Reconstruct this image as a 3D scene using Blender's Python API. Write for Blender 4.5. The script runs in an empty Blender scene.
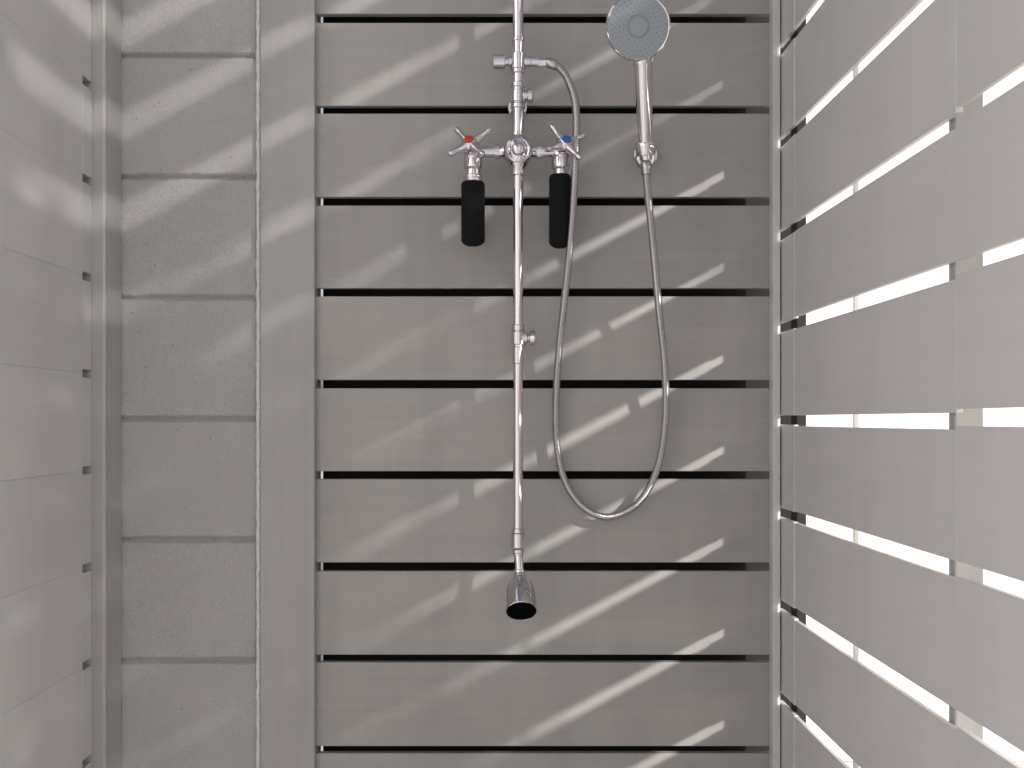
import bpy, bmesh, math, random
from mathutils import Vector, Matrix, noise
random.seed(4)
F=1080.0; CZ=0.95; PITCH=0.1525
scene=bpy.context.scene
scene.view_settings.view_transform='Standard'
scene.view_settings.look='None'
scene.view_settings.exposure=0
def W(px,py,d): return Vector(((px-500)/F*d, d, CZ+(420-py)/F*d))
def R(pxr,d=1.72): return pxr/F*d

# ---------------- materials ----------------
def newmat(name):
    m=bpy.data.materials.new(name); m.use_nodes=True
    nt=m.node_tree; b=nt.nodes['Principled BSDF']
    return m,nt,b
def N(nt,t,**k):
    n=nt.nodes.new(t)
    for a,v in k.items(): setattr(n,a,v)
    return n
def ramp(nt,src,stops):
    r=N(nt,'ShaderNodeValToRGB')
    els=r.color_ramp.elements
    els[0].position=stops[0][0]; els[0].color=(*stops[0][1],1)
    els[1].position=stops[-1][0]; els[1].color=(*stops[-1][1],1)
    for p,c in stops[1:-1]:
        e=els.new(p); e.color=(*c,1)
    nt.links.new(src,r.inputs['Fac']); return r.outputs['Color']
def mul(nt,a,b,fac=1.0):
    m=N(nt,'ShaderNodeMix',data_type='RGBA',blend_type='MULTIPLY')
    m.inputs[0].default_value=fac
    nt.links.new(a,m.inputs[6]); nt.links.new(b,m.inputs[7]); return m.outputs[2]
def mapped(nt,scale):
    tc=N(nt,'ShaderNodeTexCoord'); mp=N(nt,'ShaderNodeMapping')
    mp.inputs['Scale'].default_value=scale
    nt.links.new(tc.outputs['Object'],mp.inputs['Vector']); return mp.outputs['Vector']
def ntex(nt,scale_vec,s=1.0,detail=5,rough=.55,dist=0.0):
    n=N(nt,'ShaderNodeTexNoise'); n.inputs['Scale'].default_value=s
    n.inputs['Detail'].default_value=detail; n.inputs['Roughness'].default_value=rough
    n.inputs['Distortion'].default_value=dist
    nt.links.new(mapped(nt,scale_vec),n.inputs['Vector']); return n.outputs['Fac']
def painted_wood(name,base,axis,rough=.42,bump=.35,mottle=1.0):
    m,nt,b=newmat(name)
    g={'x':(2.2,90,90),'y':(90,2.2,90),'z':(90,90,2.2)}[axis]
    fine=ntex(nt,g,1.0,6,.6,.4)
    g2={'x':(1.2,16,22),'y':(16,1.2,22),'z':(22,16,1.2)}[axis]
    coarse=ntex(nt,g2,1.0,3,.5,1.2)
    dirt=ntex(nt,(9,9,1.1),1.0,5,.6)
    blot=ntex(nt,(3.3,3.3,3.3),1.0,6,.65)
    geo=N(nt,'ShaderNodeNewGeometry')
    isl=ramp(nt,geo.outputs['Random Per Island'],[(0,(1-.10*mottle,)*3),(1,(1.0,.997,.99))])
    c=ramp(nt,fine,[(.25,tuple(x*(1-.05*mottle) for x in base)),(.7,base)])
    c=mul(nt,c,ramp(nt,coarse,[(.3,(.96,.96,.96)),(.65,(1,1,1))]),mottle)
    c=mul(nt,c,isl)
    c=mul(nt,c,ramp(nt,dirt,[(.28,(.86,.855,.86)),(.55,(1,1,1))]),.9*mottle)
    c=mul(nt,c,ramp(nt,blot,[(.3,(.93,.925,.93)),(.6,(1,1,1))]),mottle)
    nt.links.new(c,b.inputs['Base Color'])
    rr=ramp(nt,blot,[(.3,(rough+.12,)*3),(.7,(rough-.06,)*3)])
    nt.links.new(rr,b.inputs['Roughness'])
    bp=N(nt,'ShaderNodeBump'); bp.inputs['Strength'].default_value=bump; bp.inputs['Distance'].default_value=.0012
    ad=N(nt,'ShaderNodeMath',operation='ADD'); nt.links.new(fine,ad.inputs[0])
    nt.links.new(coarse,ad.inputs[1]); nt.links.new(ad.outputs[0],bp.inputs['Height'])
    nt.links.new(bp.outputs['Normal'],b.inputs['Normal'])
    return m
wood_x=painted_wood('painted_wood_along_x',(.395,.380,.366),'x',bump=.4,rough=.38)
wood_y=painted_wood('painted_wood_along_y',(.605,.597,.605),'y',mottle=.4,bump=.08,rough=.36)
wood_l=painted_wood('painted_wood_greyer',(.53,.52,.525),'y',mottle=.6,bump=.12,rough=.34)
wood_z=painted_wood('painted_wood_along_z',(.41,.398,.390),'z')

def simple(name,col,rough,metal=0,bumps=None,bstr=.3,bdist=.001,spec=None):
    m,nt,b=newmat(name)
    b.inputs['Base Color'].default_value=(*col,1); b.inputs['Roughness'].default_value=rough
    b.inputs['Metallic'].default_value=metal
    if spec is not None: b.inputs['Specular IOR Level'].default_value=spec
    if bumps:
        f=ntex(nt,(1,1,1),bumps,4,.6)
        bp=N(nt,'ShaderNodeBump'); bp.inputs['Strength'].default_value=bstr; bp.inputs['Distance'].default_value=bdist
        nt.links.new(f,bp.inputs['Height']); nt.links.new(bp.outputs['Normal'],b.inputs['Normal'])
        c=ramp(nt,f,[(.3,tuple(x*.85 for x in col)),(.7,tuple(min(1,x*1.1) for x in col))])
        nt.links.new(c,b.inputs['Base Color'])
    return m
def chrome_mat(name,col,r0,r1):
    m,nt,b=newmat(name)
    b.inputs['Base Color'].default_value=(*col,1); b.inputs['Metallic'].default_value=1
    f=ntex(nt,(1,1,.3),60,4,.6)
    nt.links.new(ramp(nt,f,[(.35,(r0,)*3),(.75,(r1,)*3)]),b.inputs['Roughness'])
    return m
chrome=chrome_mat('chrome',(.68,.65,.675),.02,.06)
pipe_chrome=chrome_mat('pipe_chrome',(.78,.72,.765),.05,.10)
hosemat=chrome_mat('steel_hose',(.50,.48,.49),.22,.28)
dark=simple('dark_backing',(.008,.0075,.007),.8,bumps=30)
black_foam=simple('black_foam',(.010,.010,.012),.95,bumps=380,bstr=1,bdist=.005,spec=.25)
grey_plastic=simple('grey_plastic',(.30,.33,.365),.35)
nub_mat=simple('grey_rubber',(.13,.145,.16),.6,spec=.2)
black_rub=simple('black_rubber',(.004,.004,.004),.9,spec=.05)
red=simple('red_enamel',(.65,.03,.02),.3)
blue=simple('blue_enamel',(.03,.12,.45),.3)
mortar=simple('pale_mortar',(.80,.79,.78),.9,bumps=160,bstr=.6,bdist=.002)
plaster=simple('cream_plaster',(.86,.80,.70),.9,bumps=6,bstr=.2,bdist=.004)
leafm=simple('leaf_green',(.06,.10,.03),.5,bumps=3)
barkm=simple('bark',(.12,.09,.065),.9,bumps=40)

blockmat,nt,b=newmat('painted_concrete_block')
f1=ntex(nt,(1,1,1),300,4,.65); f2=ntex(nt,(1,1,1),5,6,.65); f3=ntex(nt,(1,1,1),70,3,.5)
vo=N(nt,'ShaderNodeTexVoronoi'); vo.inputs['Scale'].default_value=90
nt.links.new(mapped(nt,(1,1,1)),vo.inputs['Vector'])
pit=ramp(nt,vo.outputs['Distance'],[(.05,(0,0,0)),(.22,(1,1,1))])
pitm=ramp(nt,f3,[(.38,(0,0,0)),(.46,(1,1,1))])
mx=N(nt,'ShaderNodeMix',data_type='RGBA',blend_type='LIGHTEN'); mx.inputs[0].default_value=1
nt.links.new(pit,mx.inputs[6]); nt.links.new(pitm,mx.inputs[7])
c=ramp(nt,f2,[(.3,(.39,.377,.37)),(.65,(.44,.427,.42))])
c=mul(nt,c,ramp(nt,f1,[(.3,(.84,.84,.84)),(.6,(1,1,1))]))
c=mul(nt,c,ramp(nt,mx.outputs[2],[(0,(.42,.40,.39)),(.6,(1,1,1))]))
nt.links.new(c,b.inputs['Base Color']); b.inputs['Roughness'].default_value=.75
bp=N(nt,'ShaderNodeBump'); bp.inputs['Strength'].default_value=.7; bp.inputs['Distance'].default_value=.0018
m1=N(nt,'ShaderNodeMath',operation='MULTIPLY'); nt.links.new(f1,m1.inputs[0]); nt.links.new(mx.outputs[2],m1.inputs[1])
nt.links.new(m1.outputs[0],bp.inputs['Height']); nt.links.new(bp.outputs['Normal'],b.inputs['Normal'])

gm,nt,b=newmat('pale_concrete')
g1=ntex(nt,(1,1,1),2,6,.6)
nt.links.new(ramp(nt,g1,[(.3,(.58,.565,.55)),(.7,(.68,.665,.65))]),b.inputs['Base Color'])
b.inputs['Roughness'].default_value=.4

# ---------------- mesh helpers ----------------
def root(name,loc,label,cat,group=None):
    e=bpy.data.objects.new(name,None); e.location=loc; e.empty_display_size=.1
    scene.collection.objects.link(e); e['label']=label; e['category']=cat
    if group: e['group']=group
    return e
def finish(bm,name,mat,parent=None,smooth=False,bevel=0,label=None,recalc=True):
    if smooth: bmesh.ops.remove_doubles(bm,verts=bm.verts,dist=1e-6)
    if recalc: bmesh.ops.recalc_face_normals(bm,faces=bm.faces)
    c=Vector((0,0,0))
    for v in bm.verts: c+=v.co
    c/=max(1,len(bm.verts))
    me=bpy.data.meshes.new(name); bm.to_mesh(me); bm.free()
    me.materials.append(mat)
    ob=bpy.data.objects.new(name,me); scene.collection.objects.link(ob)
    me.transform(Matrix.Translation(-c)); ob.location=c
    if smooth:
        for p in me.polygons: p.use_smooth=True
        if len(me.polygons)<12000: me.set_sharp_from_angle(angle=math.radians(36))
    if bevel:
        md=ob.modifiers.new('bevel','BEVEL'); md.width=bevel; md.segments=2; md.limit_method='ANGLE'
    if parent:
        ob.parent=parent
        wm=parent['_w'] if '_w' in parent else list(parent.location)
        ob.location=c-Vector(wm)
    ob['_w']=list(c)
    if label: ob['label']=label
    return ob
def box(bm,x0,x1,y0,y1,z0,z1):
    vs=[bm.verts.new((x,y,z)) for x in(x0,x1) for y in(y0,y1) for z in(z0,z1)]
    for f in((0,1,3,2),(4,6,7,5),(0,4,5,1),(2,3,7,6),(0,2,6,4),(1,5,7,3)):
        bm.faces.new([vs[i] for i in f])
def frame(a):
    a=a.normalized(); u=a.cross(Vector((0,0,1)))
    if u.length<.01: u=Vector((1,0,0))
    u.normalize(); return u,a.cross(u).normalized(),a
def lathe(bm,o,a,prof,seg=28,cap=True):
    u,v,a=frame(Vector(a)); o=Vector(o); rings=[]
    pr=[prof[0]]
    for p in prof[1:]:
        if abs(p[0]-pr[-1][0])+abs(p[1]-pr[-1][1])>1e-6: pr.append(p)
    for t,r in pr:
        r=max(r,1e-5)
        rings.append([bm.verts.new(o+a*t+(u*math.cos(2*math.pi*k/seg)+v*math.sin(2*math.pi*k/seg))*r) for k in range(seg)])
    for i in range(len(rings)-1):
        for k in range(seg):
            bm.faces.new((rings[i][k],rings[i][(k+1)%seg],rings[i+1][(k+1)%seg],rings[i+1][k]))
    if cap:
        for rg in(rings[0],rings[-1]): bm.faces.new(rg)
def cyl(bm,p,q,r,seg=28,bev=None):
    p=Vector(p);q=Vector(q);L=(q-p).length; e=bev if bev is not None else min(r*.15,.001)
    lathe(bm,p,q-p,[(0,r-e),(e,r),(L-e,r),(L,r-e)],seg)
def ball(bm,c,r,seg=20,sz=1.0):
    n=12
    lathe(bm,Vector(c),(0,0,1),[(-r*sz*math.cos(math.pi*i/n),r*math.sin(math.pi*i/n)) for i in range(n+1)],seg,cap=False)
def catmull(pts,step):
    out=[];P=[pts[0]*2-pts[1]]+pts+[pts[-1]*2-pts[-2]]
    for i in range(1,len(P)-2):
        for k in range(40):
            t=k/40; a,b_,c_,d=P[i-1],P[i],P[i+1],P[i+2]
            out.append(.5*((2*b_)+(c_-a)*t+(2*a-5*b_+4*c_-d)*t*t+(3*b_-a-3*c_+d)*t**3))
    out.append(pts[-1]); res=[out[0]];acc=0
    for i in range(1,len(out)):
        a=out[i-1];b2=out[i];L=(b2-a).length;pos=0
        while acc+L-pos>=step:
            need=step-acc;pos+=need;res.append(a.lerp(b2,pos/L));acc=0
        acc+=L-pos
    return res
def sweep(bm,path,rad,seg=14):
    rings=[];u=None
    for i,p in enumerate(path):
        t=(path[min(i+1,len(path)-1)]-path[max(i-1,0)]).normalized()
        if u is None: u,_,_=frame(t)
        u=(u-t*u.dot(t)).normalized(); v=t.cross(u); r=rad(i) if callable(rad) else rad
        rings.append([bm.verts.new(p+(u*math.cos(2*math.pi*k/seg)+v*math.sin(2*math.pi*k/seg))*r) for k in range(seg)])
    for i in range(len(rings)-1):
        for k in range(seg): bm.faces.new((rings[i][k],rings[i][(k+1)%seg],rings[i+1][(k+1)%seg],rings[i+1][k]))
    bm.faces.new(rings[0]);bm.faces.new(rings[-1])

SUN=Vector((-1,.85,-.53)).normalized()

# ---------------- ground ----------------
bm=bmesh.new()
S=600
vs=[bm.verts.new(p) for p in((-S,-S,0),(S,-S,0),(S,S,0),(-S,S,0))]; bm.faces.new(vs)
g=finish(bm,'ground',gm); g['kind']='structure'

H=2.45
gw=root('added_bright_wall',(3,3.1,0),'added cream plastered wall that brightens the gaps of the slatted wall','wall')  # added sunlit wall, makes the gaps between the right slats look white
bm=bmesh.new(); box(bm,.62,7.5,3.0,3.2,0,3.0); finish(bm,'plaster_face',plaster,gw,bevel=.01)
bm=bmesh.new(); box(bm,.60,7.52,2.97,3.23,3.0,3.06); finish(bm,'coping',plaster,gw,bevel=.008)

# ---------------- added unseen tree, leaf clumps placed to dapple the sun ----------------
DT=3.0
def toward(px,py,d=1.8): return W(px,py,d)-SUN*DT
clumps=[]
def cl(px,py,r,n,d=1.8): clumps.append((toward(px,py,d),r,n))  # each clump sits up-sun of the wall spot it shades
cl(370,260,.15,90); cl(400,380,.13,70); cl(330,500,.13,90); cl(310,400,.12,80)
cl(180,370,.14,130); cl(200,480,.16,150); cl(150,600,.17,160); cl(230,700,.16,150); cl(130,450,.13,110); cl(240,590,.13,110); cl(130,740,.15,120); cl(190,270,.08,26)
cl(-60,430,.16,120); cl(-110,540,.16,120); cl(-40,560,.15,100); cl(-90,660,.17,130); cl(-20,680,.15,100); cl(-100,790,.18,130); cl(-20,800,.16,100); cl(-180,480,.16,100); cl(-170,640,.16,90); cl(20,380,.11,60); cl(-130,420,.12,60)
cl(600,150,.13,60); cl(690,100,.12,50); cl(560,20,.14,70); cl(720,10,.1,46); cl(450,140,.1,40)
cl(330,740,.12,60); cl(500,330,.09,30); cl(730,250,.08,20)
tr=root('added_shade_tree',(2.35,-.05,0),'added unseen leafy tree that breaks up the sunlight through the slats','tree')
base=Vector((2.35,-.05,0)); fork=Vector((2.3,-.02,1.1))
bm=bmesh.new()
sweep(bm,catmull([base,Vector((2.37,-.06,.35)),Vector((2.31,0,.7)),fork],.05),lambda i:.055-.0012*i,12)
finish(bm,'trunk',barkm,tr,smooth=True)
bm=bmesh.new()
for c_,r_,n_ in clumps:
    if n_>75:
        mid=fork.lerp(c_,.5)+Vector((0,0,.08)); pts=catmull([fork,mid,c_],.06)
        L_=len(pts); sweep(bm,pts,lambda i:.014*(1-.8*i/L_)+.002,8)
finish(bm,'limbs',barkm,tr,smooth=True)
bm=bmesh.new(); rnd=random.Random(7)
for c_,r_,n_ in clumps:
    for i in range(n_):
        d=Vector((rnd.gauss(0,1),rnd.gauss(0,1),rnd.gauss(0,1)))*r_*.55
        p=c_+d; a=Vector((rnd.uniform(-1,1),rnd.uniform(-1,1),rnd.uniform(-1,.3))).normalized()
        u,v,_=frame(a); L_=rnd.uniform(.026,.040); w_=L_*.5
        q=[p+u*L_,p+v*w_+u*.2*L_,p-u*L_*.8,p-v*w_+u*.2*L_]
        bm.faces.new([bm.verts.new(x) for x in q])
finish(bm,'crown',leafm,tr,recalc=False)

# ---------------- block wall ----------------
rt=root('block_wall',(-.58,1.9,0),'grey painted concrete block wall with pitted faces','wall')
bm=bmesh.new()
x0,x1=-.82,-.4055; st=.0026
nx=int((x1-x0)/.0036); nz=int(H/st); grid=[]
for j in range(nz+1):
    z=j*st; row=[]
    for i in range(nx+1):
        x=x0+(x1-x0)*i/nx
        k=(z-.952)/.2017; wob=.0005*noise.noise(Vector((x*9,3.1,round(k)*7)))+.0010*noise.noise(Vector((x*60,1,round(k)*3)))
        d=abs(k-round(k))*.2017+wob
        ed=(x1-x)+.002*noise.noise(Vector((8,1,z*45)))
        hw=.0026+.0012*noise.noise(Vector((x*35,9,z*35)))
        rec=0
        if d<hw+.002: rec=.009*(1-max(0,(d-hw)/.002))
        if ed<.005: rec=max(rec,.004*(1-max(0,ed/.005)))
        y=1.80+rec+.0004*noise.noise(Vector((x*14,0,z*14)))+.0004*noise.noise(Vector((x*90,0,z*90)))
        y+=.0012*math.sin(round(k-.5)*2.3)
        row.append(bm.verts.new((x,y,z)))
    grid.append(row)
for j in range(nz):
    for i in range(nx): bm.faces.new((grid[j][i],grid[j][i+1],grid[j+1][i+1],grid[j+1][i]))
finish(bm,'block_face',blockmat,rt,smooth=True)
bm=bmesh.new(); box(bm,x0,x1,1.815,1.99,0,H-.004); finish(bm,'block_core',blockmat,rt)
bm=bmesh.new()
rows=[]
for j in range(int(H/.004)+1):
    z=j*.004; r=[]
    for i in range(5):
        x=-.4065+i*.0022
        r.append(bm.verts.new((x+.0016*noise.noise(Vector((i,2,z*60))),1.7965+(.004 if i in(0,4) else .0)+.0024*noise.noise(Vector((x*200,5,z*70))),z)))
    rows.append(r)
for j in range(len(rows)-1):
    for i in range(4): bm.faces.new((rows[j][i],rows[j][i+1],rows[j+1][i+1],rows[j+1][i]))
finish(bm,'mortar_joint',mortar,rt,smooth=True)

# ---------------- back slatted wall ----------------
rt=root('slatted_wall',(.03,1.82,0),'grey painted horizontal plank wall with dark gaps','wall')
bm=bmesh.new()
k=-7
while True:
    za=CZ+.06+k*PITCH; zb=za+PITCH
    if za>H-.1: break
    lo=max(.02,za+.0066+random.uniform(-.0008,.0008)); hi=min(H,zb-.0066+random.uniform(-.0008,.0008))
    if hi>lo+.01:
        dy=random.uniform(0,.0018); box(bm,-.318,.462,1.80+dy,1.816,lo,hi)
    k+=1
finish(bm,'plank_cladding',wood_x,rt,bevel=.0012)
bm=bmesh.new(); box(bm,-.3965,-.3065,1.784,1.85,0.005,H+.01); finish(bm,'trim_board',wood_z,rt,bevel=.002)
bm=bmesh.new(); box(bm,.4485,.4608,1.775,1.799,0.005,H); finish(bm,'trim_board',wood_y,rt,bevel=.0012)
bm=bmesh.new(); box(bm,-.303,.50,1.85,1.865,0.004,H-.01); finish(bm,'dark_backing',dark,rt)

# ---------------- side walls ----------------
def yb(bm,xa,xb,ya,yb_,z0,off,gap,jit=.0006,dj=.0012):
    k=-8
    while True:
        za=CZ+off+k*PITCH; zb=za+PITCH
        if za>H-.1: break
        lo=max(.02,za+gap/2+random.uniform(-jit,jit)); hi=min(H,zb-gap/2+random.uniform(-jit,jit))
        if hi>lo+.01:
            dx=random.uniform(0,dj)*(1 if xa<xb else -1)
            box(bm,min(xa+dx,xb),max(xa+dx,xb),ya,yb_,lo,hi)
        k+=1
rt=root('slatted_wall',(.47,.9,0),'light grey slatted wall with daylight between its boards','wall')
XR=.4625
bm=bmesh.new()
yb(bm,XR,XR+.008,1.7010,1.7975,0,0,.0155)
yb(bm,XR,XR+.008,1.0960,1.6985,0,0,.0175,.0016)
yb(bm,XR-.0015,XR+.0065,.38,1.0930,0,0.002,.0170,.0014)
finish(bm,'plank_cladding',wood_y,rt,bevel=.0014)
for ya,yb_,t in((1.716,1.750,.016),(1.436,1.440,.006),(1.118,1.135,.03),(.40,.45,.05)):
    bm=bmesh.new(); box(bm,XR+.0085,XR+.0085+t,ya,yb_,.004,H-.02)
    finish(bm,'post',dark if ya>1.6 else wood_z,rt,bevel=.002 if t>.01 else 0)

rt=root('slatted_wall',(-.66,.9,0),'light grey close-boarded wall beside the concrete blocks','wall')
XL=-.649
bm=bmesh.new()
yb(bm,XL,XL-.018,-2.2,1.6790,0,.073,.0003,.00005,.0002)
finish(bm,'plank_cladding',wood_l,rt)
bm=bmesh.new()
yb(bm,XL,XL-.018,1.6805,1.7185,0,.073,.013)
finish(bm,'corner_boards',wood_l,rt,bevel=.001)
bm=bmesh.new(); box(bm,-.72,-.6285,1.72,1.796,.004,H); finish(bm,'post',wood_z,rt,bevel=.004)
bm=bmesh.new(); box(bm,XL-.036,XL-.026,-2.2,1.719,.004,H-.02); finish(bm,'dark_backing',dark,rt)  # added dark sheet, blocks outside light so the left gaps stay black

# ---------------- shower ----------------
D=1.73
rt=root('wall_shower',(W(518,150,D).x,1.80,CZ-.3),'chrome wall-mounted shower pipe with mixer and two cross taps','shower')
X=W(518,0,D).x
def z_(py,d=D): return CZ+(420-py)/F*d
def collar(bm,py0,py1,r,d=D,x=None):
    x=X if x is None else x
    cyl(bm,(x,d,z_(py1)),(x,d,z_(py0)),R(r))
bm=bmesh.new()
cyl(bm,(X,D,z_(533)),(X,D,z_(165)),R(5.2))
cyl(bm,(X,D,z_(140)),(X,D,2.15),R(5.4))
rp=finish(bm,'riser_pipe',pipe_chrome,rt,smooth=True)
for grp in (((38,42,6.6),),((68,74,7),),((86,106,6.6),(104,109,7.6),(83,88,7.4),(108,138,6.2)),((170,176,6.8),)):
    bm=bmesh.new()
    for a_,b_,r_ in grp: collar(bm,a_,b_,r_)
    finish(bm,'collar',chrome,rp,smooth=True)
bm=bmesh.new()
sweep(bm,catmull([Vector((X,D,2.14)),Vector((X,D-.02,2.2)),Vector((X,D-.08,2.235)),Vector((X,D-.2,2.24)),Vector((X,D-.34,2.22))],.01),R(5.4))
lathe(bm,(X,D-.34,2.225),(0,0,-1),[(0,.012),(.02,.016),(.03,.09),(.04,.1),(.045,.098)],36)
finish(bm,'overhead_shower',chrome,rt,smooth=True)
bm=bmesh.new()
collar(bm,54,70,8)
zt=z_(62)
cyl(bm,(W(508,0,D).x,D,zt),(W(531,0,D).x,D,zt),R(5.2))
cyl(bm,(W(530,0,D).x,D,zt),(W(540,0,D).x,D,zt),R(4.6))
cyl(bm,(W(537,0,D).x,D,zt),(W(548,0,D).x,D,zt),R(5.0),6)
dv=finish(bm,'diverter_valve',chrome,rt,smooth=True)
bm=bmesh.new(); cyl(bm,(W(493,0,D).x,D,zt),(W(505,0,D).x,D,zt),R(7.2)); cyl(bm,(W(504,0,D).x,D,zt),(W(511,0,D).x,D,zt),R(4))
finish(bm,'knob',chrome,dv,smooth=True)
for py in(97,338):
    bm=bmesh.new()
    if py==338:
        collar(bm,325,331,6.8); collar(bm,332,345,7.4); collar(bm,347,364,6.2)
        lathe(bm,(X,D,z_(338)),(1,0,0),[(0,R(6.5)),(R(9),R(6.5)),(R(10),R(4)),(R(11),R(4)),(R(12),R(7.5)),(R(16),R(8)),(R(17.5),R(7)),(R(18.5),R(3))])
    else:
        collar(bm,91,103,7.8)
        lathe(bm,(X,D,z_(96)),(1,0,0),[(0,R(5)),(R(9),R(5)),(R(10),R(7)),(R(14),R(7)),(R(15),R(5)),(R(15.5),R(2))])
    cyl(bm,(X,D,z_(py)),(X,1.796,z_(py)),R(4)); cyl(bm,(X,1.788,z_(py)),(X,1.797,z_(py)),R(10 if py==97 else 7))
    finish(bm,'wall_bracket',chrome,rt,smooth=True)
bm=bmesh.new()
zb=z_(152)
xl=W(474,0,D).x; xr=W(561,0,D).x
cyl(bm,(xl,D,zb),(xr,D,zb),R(5.6))
for s in(-1,1):
    lathe(bm,(X,D,zb),(s,0,0),[(0,R(12)),(R(8),R(11.5)),(R(12),R(9)),(R(15),R(6.5)),(R(19),R(6)),(R(19),R(7.5)),(R(23),R(7.5)),(R(23),R(5.6))])
lathe(bm,(X,D,zb),(0,0,1),[(-R(21),R(6.8)),(-R(17),R(7)),(-R(13),R(10)),(-R(5),R(14)),(R(5),R(14)),(R(13),R(10)),(R(16),R(7)),(R(20),R(6.6))])
lathe(bm,(X,D+.01,zb),(0,-1,0),[(0,R(15)),(.016,R(15)),(.022,R(14.4)),(.026,R(12.8)),(.0275,R(11)),(.0265,R(9.5)),(.0265,R(7.4)),(.031,R(6.8)),(.034,R(5.2)),(.0355,R(3)),(.036,R(.5))],36)
mx_=finish(bm,'mixer_body',chrome,rt,smooth=True)
for px,colm,tilt,rot in((473,red,-.16,.70),(561,blue,.20,.50)):
    bm=bmesh.new()
    x=W(px,0,D).x
    lathe(bm,(x,D,z_(184)),(0,0,1),[(0,R(8)),(R(4),R(9.5)),(R(8),R(9.5)),(R(9),R(8)),(R(14),R(7.6)),(R(16),R(9.4)),(R(24),R(9.6)),(R(30),R(8.6)),(R(36),R(7)),(R(38),R(3))])
    o=Vector((x,D,z_(156))); a=Vector((tilt,-.84,.52)).normalized()
    lathe(bm,o,a,[(0,R(8.5)),(R(6),R(8.5)),(R(8),R(6.5)),(R(12),R(6.5))])
    vb=finish(bm,'tap_valve',chrome,rt,smooth=True)
    bm=bmesh.new(); oc=o+a*R(16)
    lathe(bm,oc,a,[(-R(8),R(6)),(-R(4),R(8.4)),(R(1),R(9)),(R(4),R(7.8)),(R(6),R(5.6)),(R(6.6),R(5.0))])
    u,v,_=frame(a)
    for i in range(4):
        th=rot+i*math.pi/2; dr=(u*math.cos(th)+v*math.sin(th)+a*.14)
        lathe(bm,oc,dr,[(0,R(5.8)),(R(7),R(5.2)),(R(11),R(3.8)),(R(16),R(2.7)),(R(20),R(3.2)),(R(23),R(3.4)),(R(25),R(2.4)),(R(25.8),R(.5))],16)
    ch=finish(bm,'cross_handle',chrome,vb,smooth=True)
    bm=bmesh.new(); lathe(bm,oc+a*R(6.4),a,[(0,R(4.9)),(R(1.4),R(4.5)),(R(2.2),R(2.8)),(R(2.4),R(.3))]); finish(bm,'indicator_cap',colm,ch,smooth=True)
    bm=bmesh.new(); path=[];n=60
    lowpy=249 if px==473 else 251
    ztop=z_(182 if px==473 else 175); zlow=z_(lowpy-3); xx=x if px==473 else x-R(1)
    for i in range(n+1):
        t=i/n; path.append(Vector((xx,D+.006*t**3,ztop*(1-t)+zlow*t)))
    def rr(i,n=n):
        t=i/n; r=R(11.9 if px==473 else 11.0)
        if t<.05: r*=.85+.15*math.sqrt(t/.05)
        if t>.9: r*=math.sqrt(max(.02,1-((t-.9)/.1)**2*.9))
        return r*(1+.03*noise.noise(Vector((i*.3,px,0))))
    sweep(bm,path,rr,28)
    finish(bm,'foam_sleeve',black_foam,rt,smooth=True)
    bm=bmesh.new(); zz=z_(225); cyl(bm,(xx,D+.008,zz),(xx,1.797,zz),R(7)); cyl(bm,(xx,1.79,zz),(xx,1.798,zz),R(10))
    finish(bm,'inlet_pipe',chrome,rt,smooth=True)
# bottom spout
bm=bmesh.new()
collar(bm,528,533,6.4);collar(bm,533,548,7.2,);collar(bm,549,553,6.2)
ball(bm,(X,D,z_(553)),R(5.6))
j0=Vector((X,D,z_(552))); j1=Vector((X+R(1.5),D-R(5),z_(576)))
cyl(bm,j0,j1,R(4.7))
cyl(bm,j0.lerp(j1,.72),j0.lerp(j1,.86),R(6.0))
ball(bm,j1,R(6.4))
a=Vector((.03,-.74,-.70)).normalized()
lathe(bm,j1,a,[(R(2),R(6.3)),(R(6),R(7.4)),(R(7),R(9.6)),(R(11),R(12.4)),(R(18),R(14.4)),(R(26),R(15.1)),(R(34),R(15.4)),(R(40),R(15.5)),(R(42),R(15.2)),(R(42.4),R(14.7)),(R(41),R(14.2)),(R(20),R(12.4))],40,cap=False)
sp=finish(bm,'spout_head',chrome,rt,smooth=True)
bm=bmesh.new(); lathe(bm,j1+a*R(37),a,[(-R(14),R(12.4)),(0,R(13.9)),(R(3.4),R(14.3)),(R(3.4),R(13.4)),(-R(4),R(11.5)),(-R(4),R(6)),(-R(2),R(5)),(-R(2),R(.5))],36)
finish(bm,'spray_insert',black_rub,sp,smooth=True)

# ---------------- hand shower bracket ----------------
db=1.72
br=root('shower_holder',(W(645,155,1.79).x,1.797,W(645,155,1.79).z),'small round chrome holder gripping the hand shower','shower holder')
bm=bmesh.new()
c0=W(646.5,156,db)
cw=W(645.5,155,1.79)
cyl(bm,(cw.x,1.797,cw.z),(cw.x,1.787,cw.z),R(12.5))
cyl(bm,(cw.x,1.79,cw.z),(c0.x,db+.012,c0.z),R(7.5))
lathe(bm,(c0.x,db+.03,c0.z),(0,-1,0),[(0,R(7)),(.004,R(10)),(.016,R(10.4)),(.02,R(9))],32)
finish(bm,'holder_mount',chrome,br,smooth=True)

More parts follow.
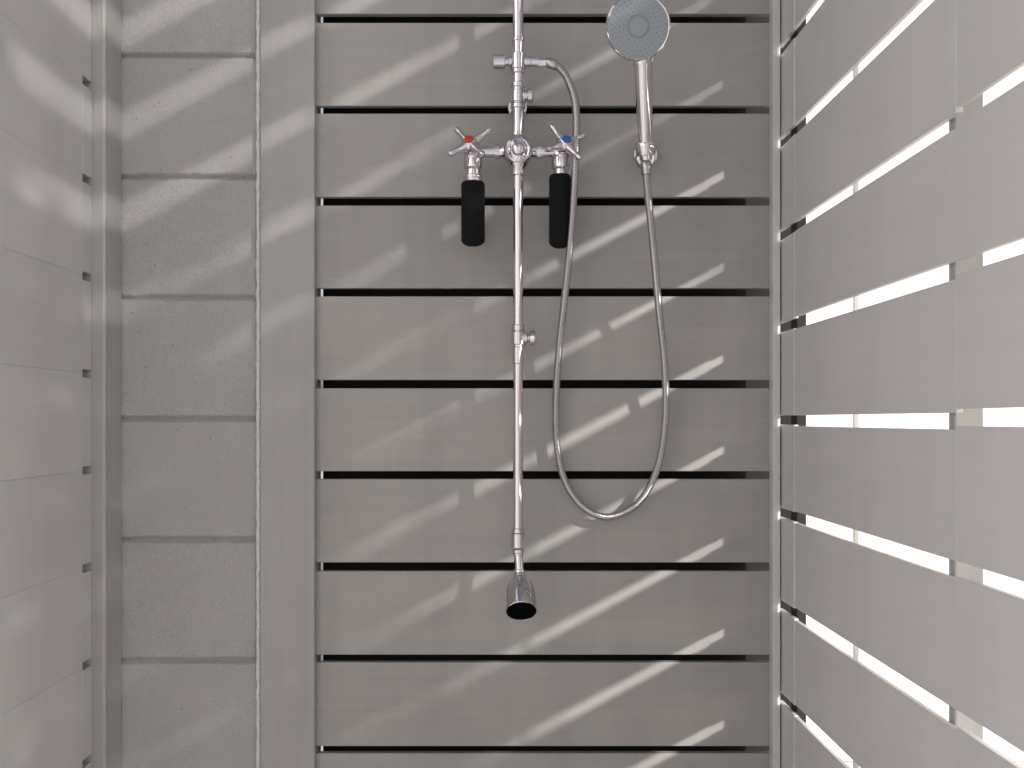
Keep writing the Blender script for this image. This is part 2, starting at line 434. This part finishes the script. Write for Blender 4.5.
# ---------------- hand shower ----------------
hs=root('hand_shower',W(648,150,1.69),'chrome hand shower with round grey face and hose','hand shower')
dB=1.688; pB=W(646,160,dB); pT=W(643,62,1.655)
ax=(pT-pB).normalized(); L=(pT-pB).length
bm=bmesh.new()
cc=pB+ax*R(4)
lathe(bm,cc,ax,[(0,R(7.4)),(0,R(9)),(R(1.5),R(9.8)),(R(11),R(10.4)),(R(12.5),R(9.6)),(R(12.5),R(8.2)),(0,R(7.4))],28,cap=False)
cyl(bm,cc+ax*R(6)+Vector((0,.012,0)),Vector((c0.x,db+.016,c0.z)),R(6))
finish(bm,'holder_cup',chrome,br,smooth=True)
bm=bmesh.new()
lathe(bm,pB,ax,[(0,R(5.6)),(R(3),R(6.2)),(R(18),R(6.8)),(R(40),R(7.6)),(R(60),R(8.3)),(R(80),R(8.6)),(R(92),R(9.2)),(R(99),R(10.2)),(R(104),R(11))],32)
fc=W(638,27,1.628); fa=Vector((.0,-1,-.30)).normalized()
sweep(bm,catmull([pT-ax*.004,pT+ax*.012,fc-fa*.018+Vector((0,0,-.018)),fc-fa*.016],.004),R(10),24)
hd=finish(bm,'handle',chrome,hs,smooth=True)
bm=bmesh.new()
rh=32.6/F*1.628
lathe(bm,fc,fa,[(-.024,.006),(-.022,.018),(-.016,.034),(-.009,rh*.93),(-.003,rh),(.0015,rh*.995),(.0035,rh*.955),(.0025,rh*.92)],56)
finish(bm,'shower_head',chrome,hs,smooth=True)
bm=bmesh.new()
lathe(bm,fc+fa*.0022,fa,[(0,rh*.925),(.0012,rh*.92),(.0022,rh*.88),(.0024,rh*.36),(.0012,rh*.34),(.0012,rh*.30),(.0034,rh*.28),(.0038,rh*.1),(.0038,.0003)],56)
u,v,_=frame(fa)
fp=finish(bm,'spray_face',grey_plastic,hs,smooth=False)
bm=bmesh.new()
for rr_,n in((.82,34),(.70,30),(.58,24),(.46,18)):
    for i in range(n):
        th=2*math.pi*(i+.37*n)/n
        p=fc+fa*.0044+(u*math.cos(th)+v*math.sin(th))*rh*rr_
        lathe(bm,p,fa,[(0,.0008),(.0003,.0007),(.0005,.0004)],8)
finish(bm,'spray_nozzles',nub_mat,fp,smooth=True)
hp=[W(547,62,D),W(556,65,D),W(568,80,D+.002),W(576,110,D-.002),W(575,170,D-.02),W(571,235,D-.012),W(565,295,D+.01),W(559,350,D+.03),W(556,400,D+.045),W(557,445,D+.05),W(565,481,D+.05),W(583,507,D+.05),W(608,517,D+.05),W(637,504,D+.05),W(656,472,D+.048),W(665,425,D+.04),W(665,370,D+.025),W(659,310,D+.01),W(653,245,dB+.015),W(647,185,dB+.002),pB-ax*.002]
step=.0006; path=catmull(hp,step)
bm=bmesh.new(); sweep(bm,path,lambda i:R(3.7)+R(.34)*math.cos(i*math.pi/2.5),14)
for p,q in((path[0],path[30]),(path[-1],path[-36])):
    cyl(bm,p,q,R(5.2),20)
ho=finish(bm,'shower_hose',hosemat,hs,smooth=True)

for o in bpy.data.objects:
    if '_w' in o: del o['_w']

# ---------------- light ----------------
s=SUN
sd=bpy.data.lights.new('sun','SUN'); sd.energy=5.0; sd.angle=math.radians(1.9); sd.color=(1,.97,.945)
so=bpy.data.objects.new('sun',sd); scene.collection.objects.link(so)
so.rotation_euler=s.to_track_quat('-Z','Y').to_euler(); so.location=(3,-2,3)
w=bpy.data.worlds.new('World'); scene.world=w; w.use_nodes=True; nt=w.node_tree
sky=nt.nodes.new('ShaderNodeTexSky'); sky.sky_type='NISHITA'; sky.sun_disc=False
sky.sun_elevation=math.asin(-s.z); sky.sun_rotation=math.atan2(-s.x,-s.y); sky.dust_density=3; sky.ozone_density=1
hsv=nt.nodes.new('ShaderNodeHueSaturation'); hsv.inputs['Saturation'].default_value=.42
nt.links.new(sky.outputs[0],hsv.inputs['Color'])
nt.links.new(hsv.outputs[0],nt.nodes['Background'].inputs['Color']); nt.nodes['Background'].inputs['Strength'].default_value=.15

cam=bpy.data.cameras.new('camera'); co=bpy.data.objects.new('camera',cam); scene.collection.objects.link(co)
co.location=(0,0,CZ); co.rotation_euler=(math.pi/2,0,0)
cam.sensor_width=36; cam.lens=36*F/1024; cam.shift_x=12/1024; cam.shift_y=36/1024
cam.clip_start=.02; cam.clip_end=2000
scene.camera=co
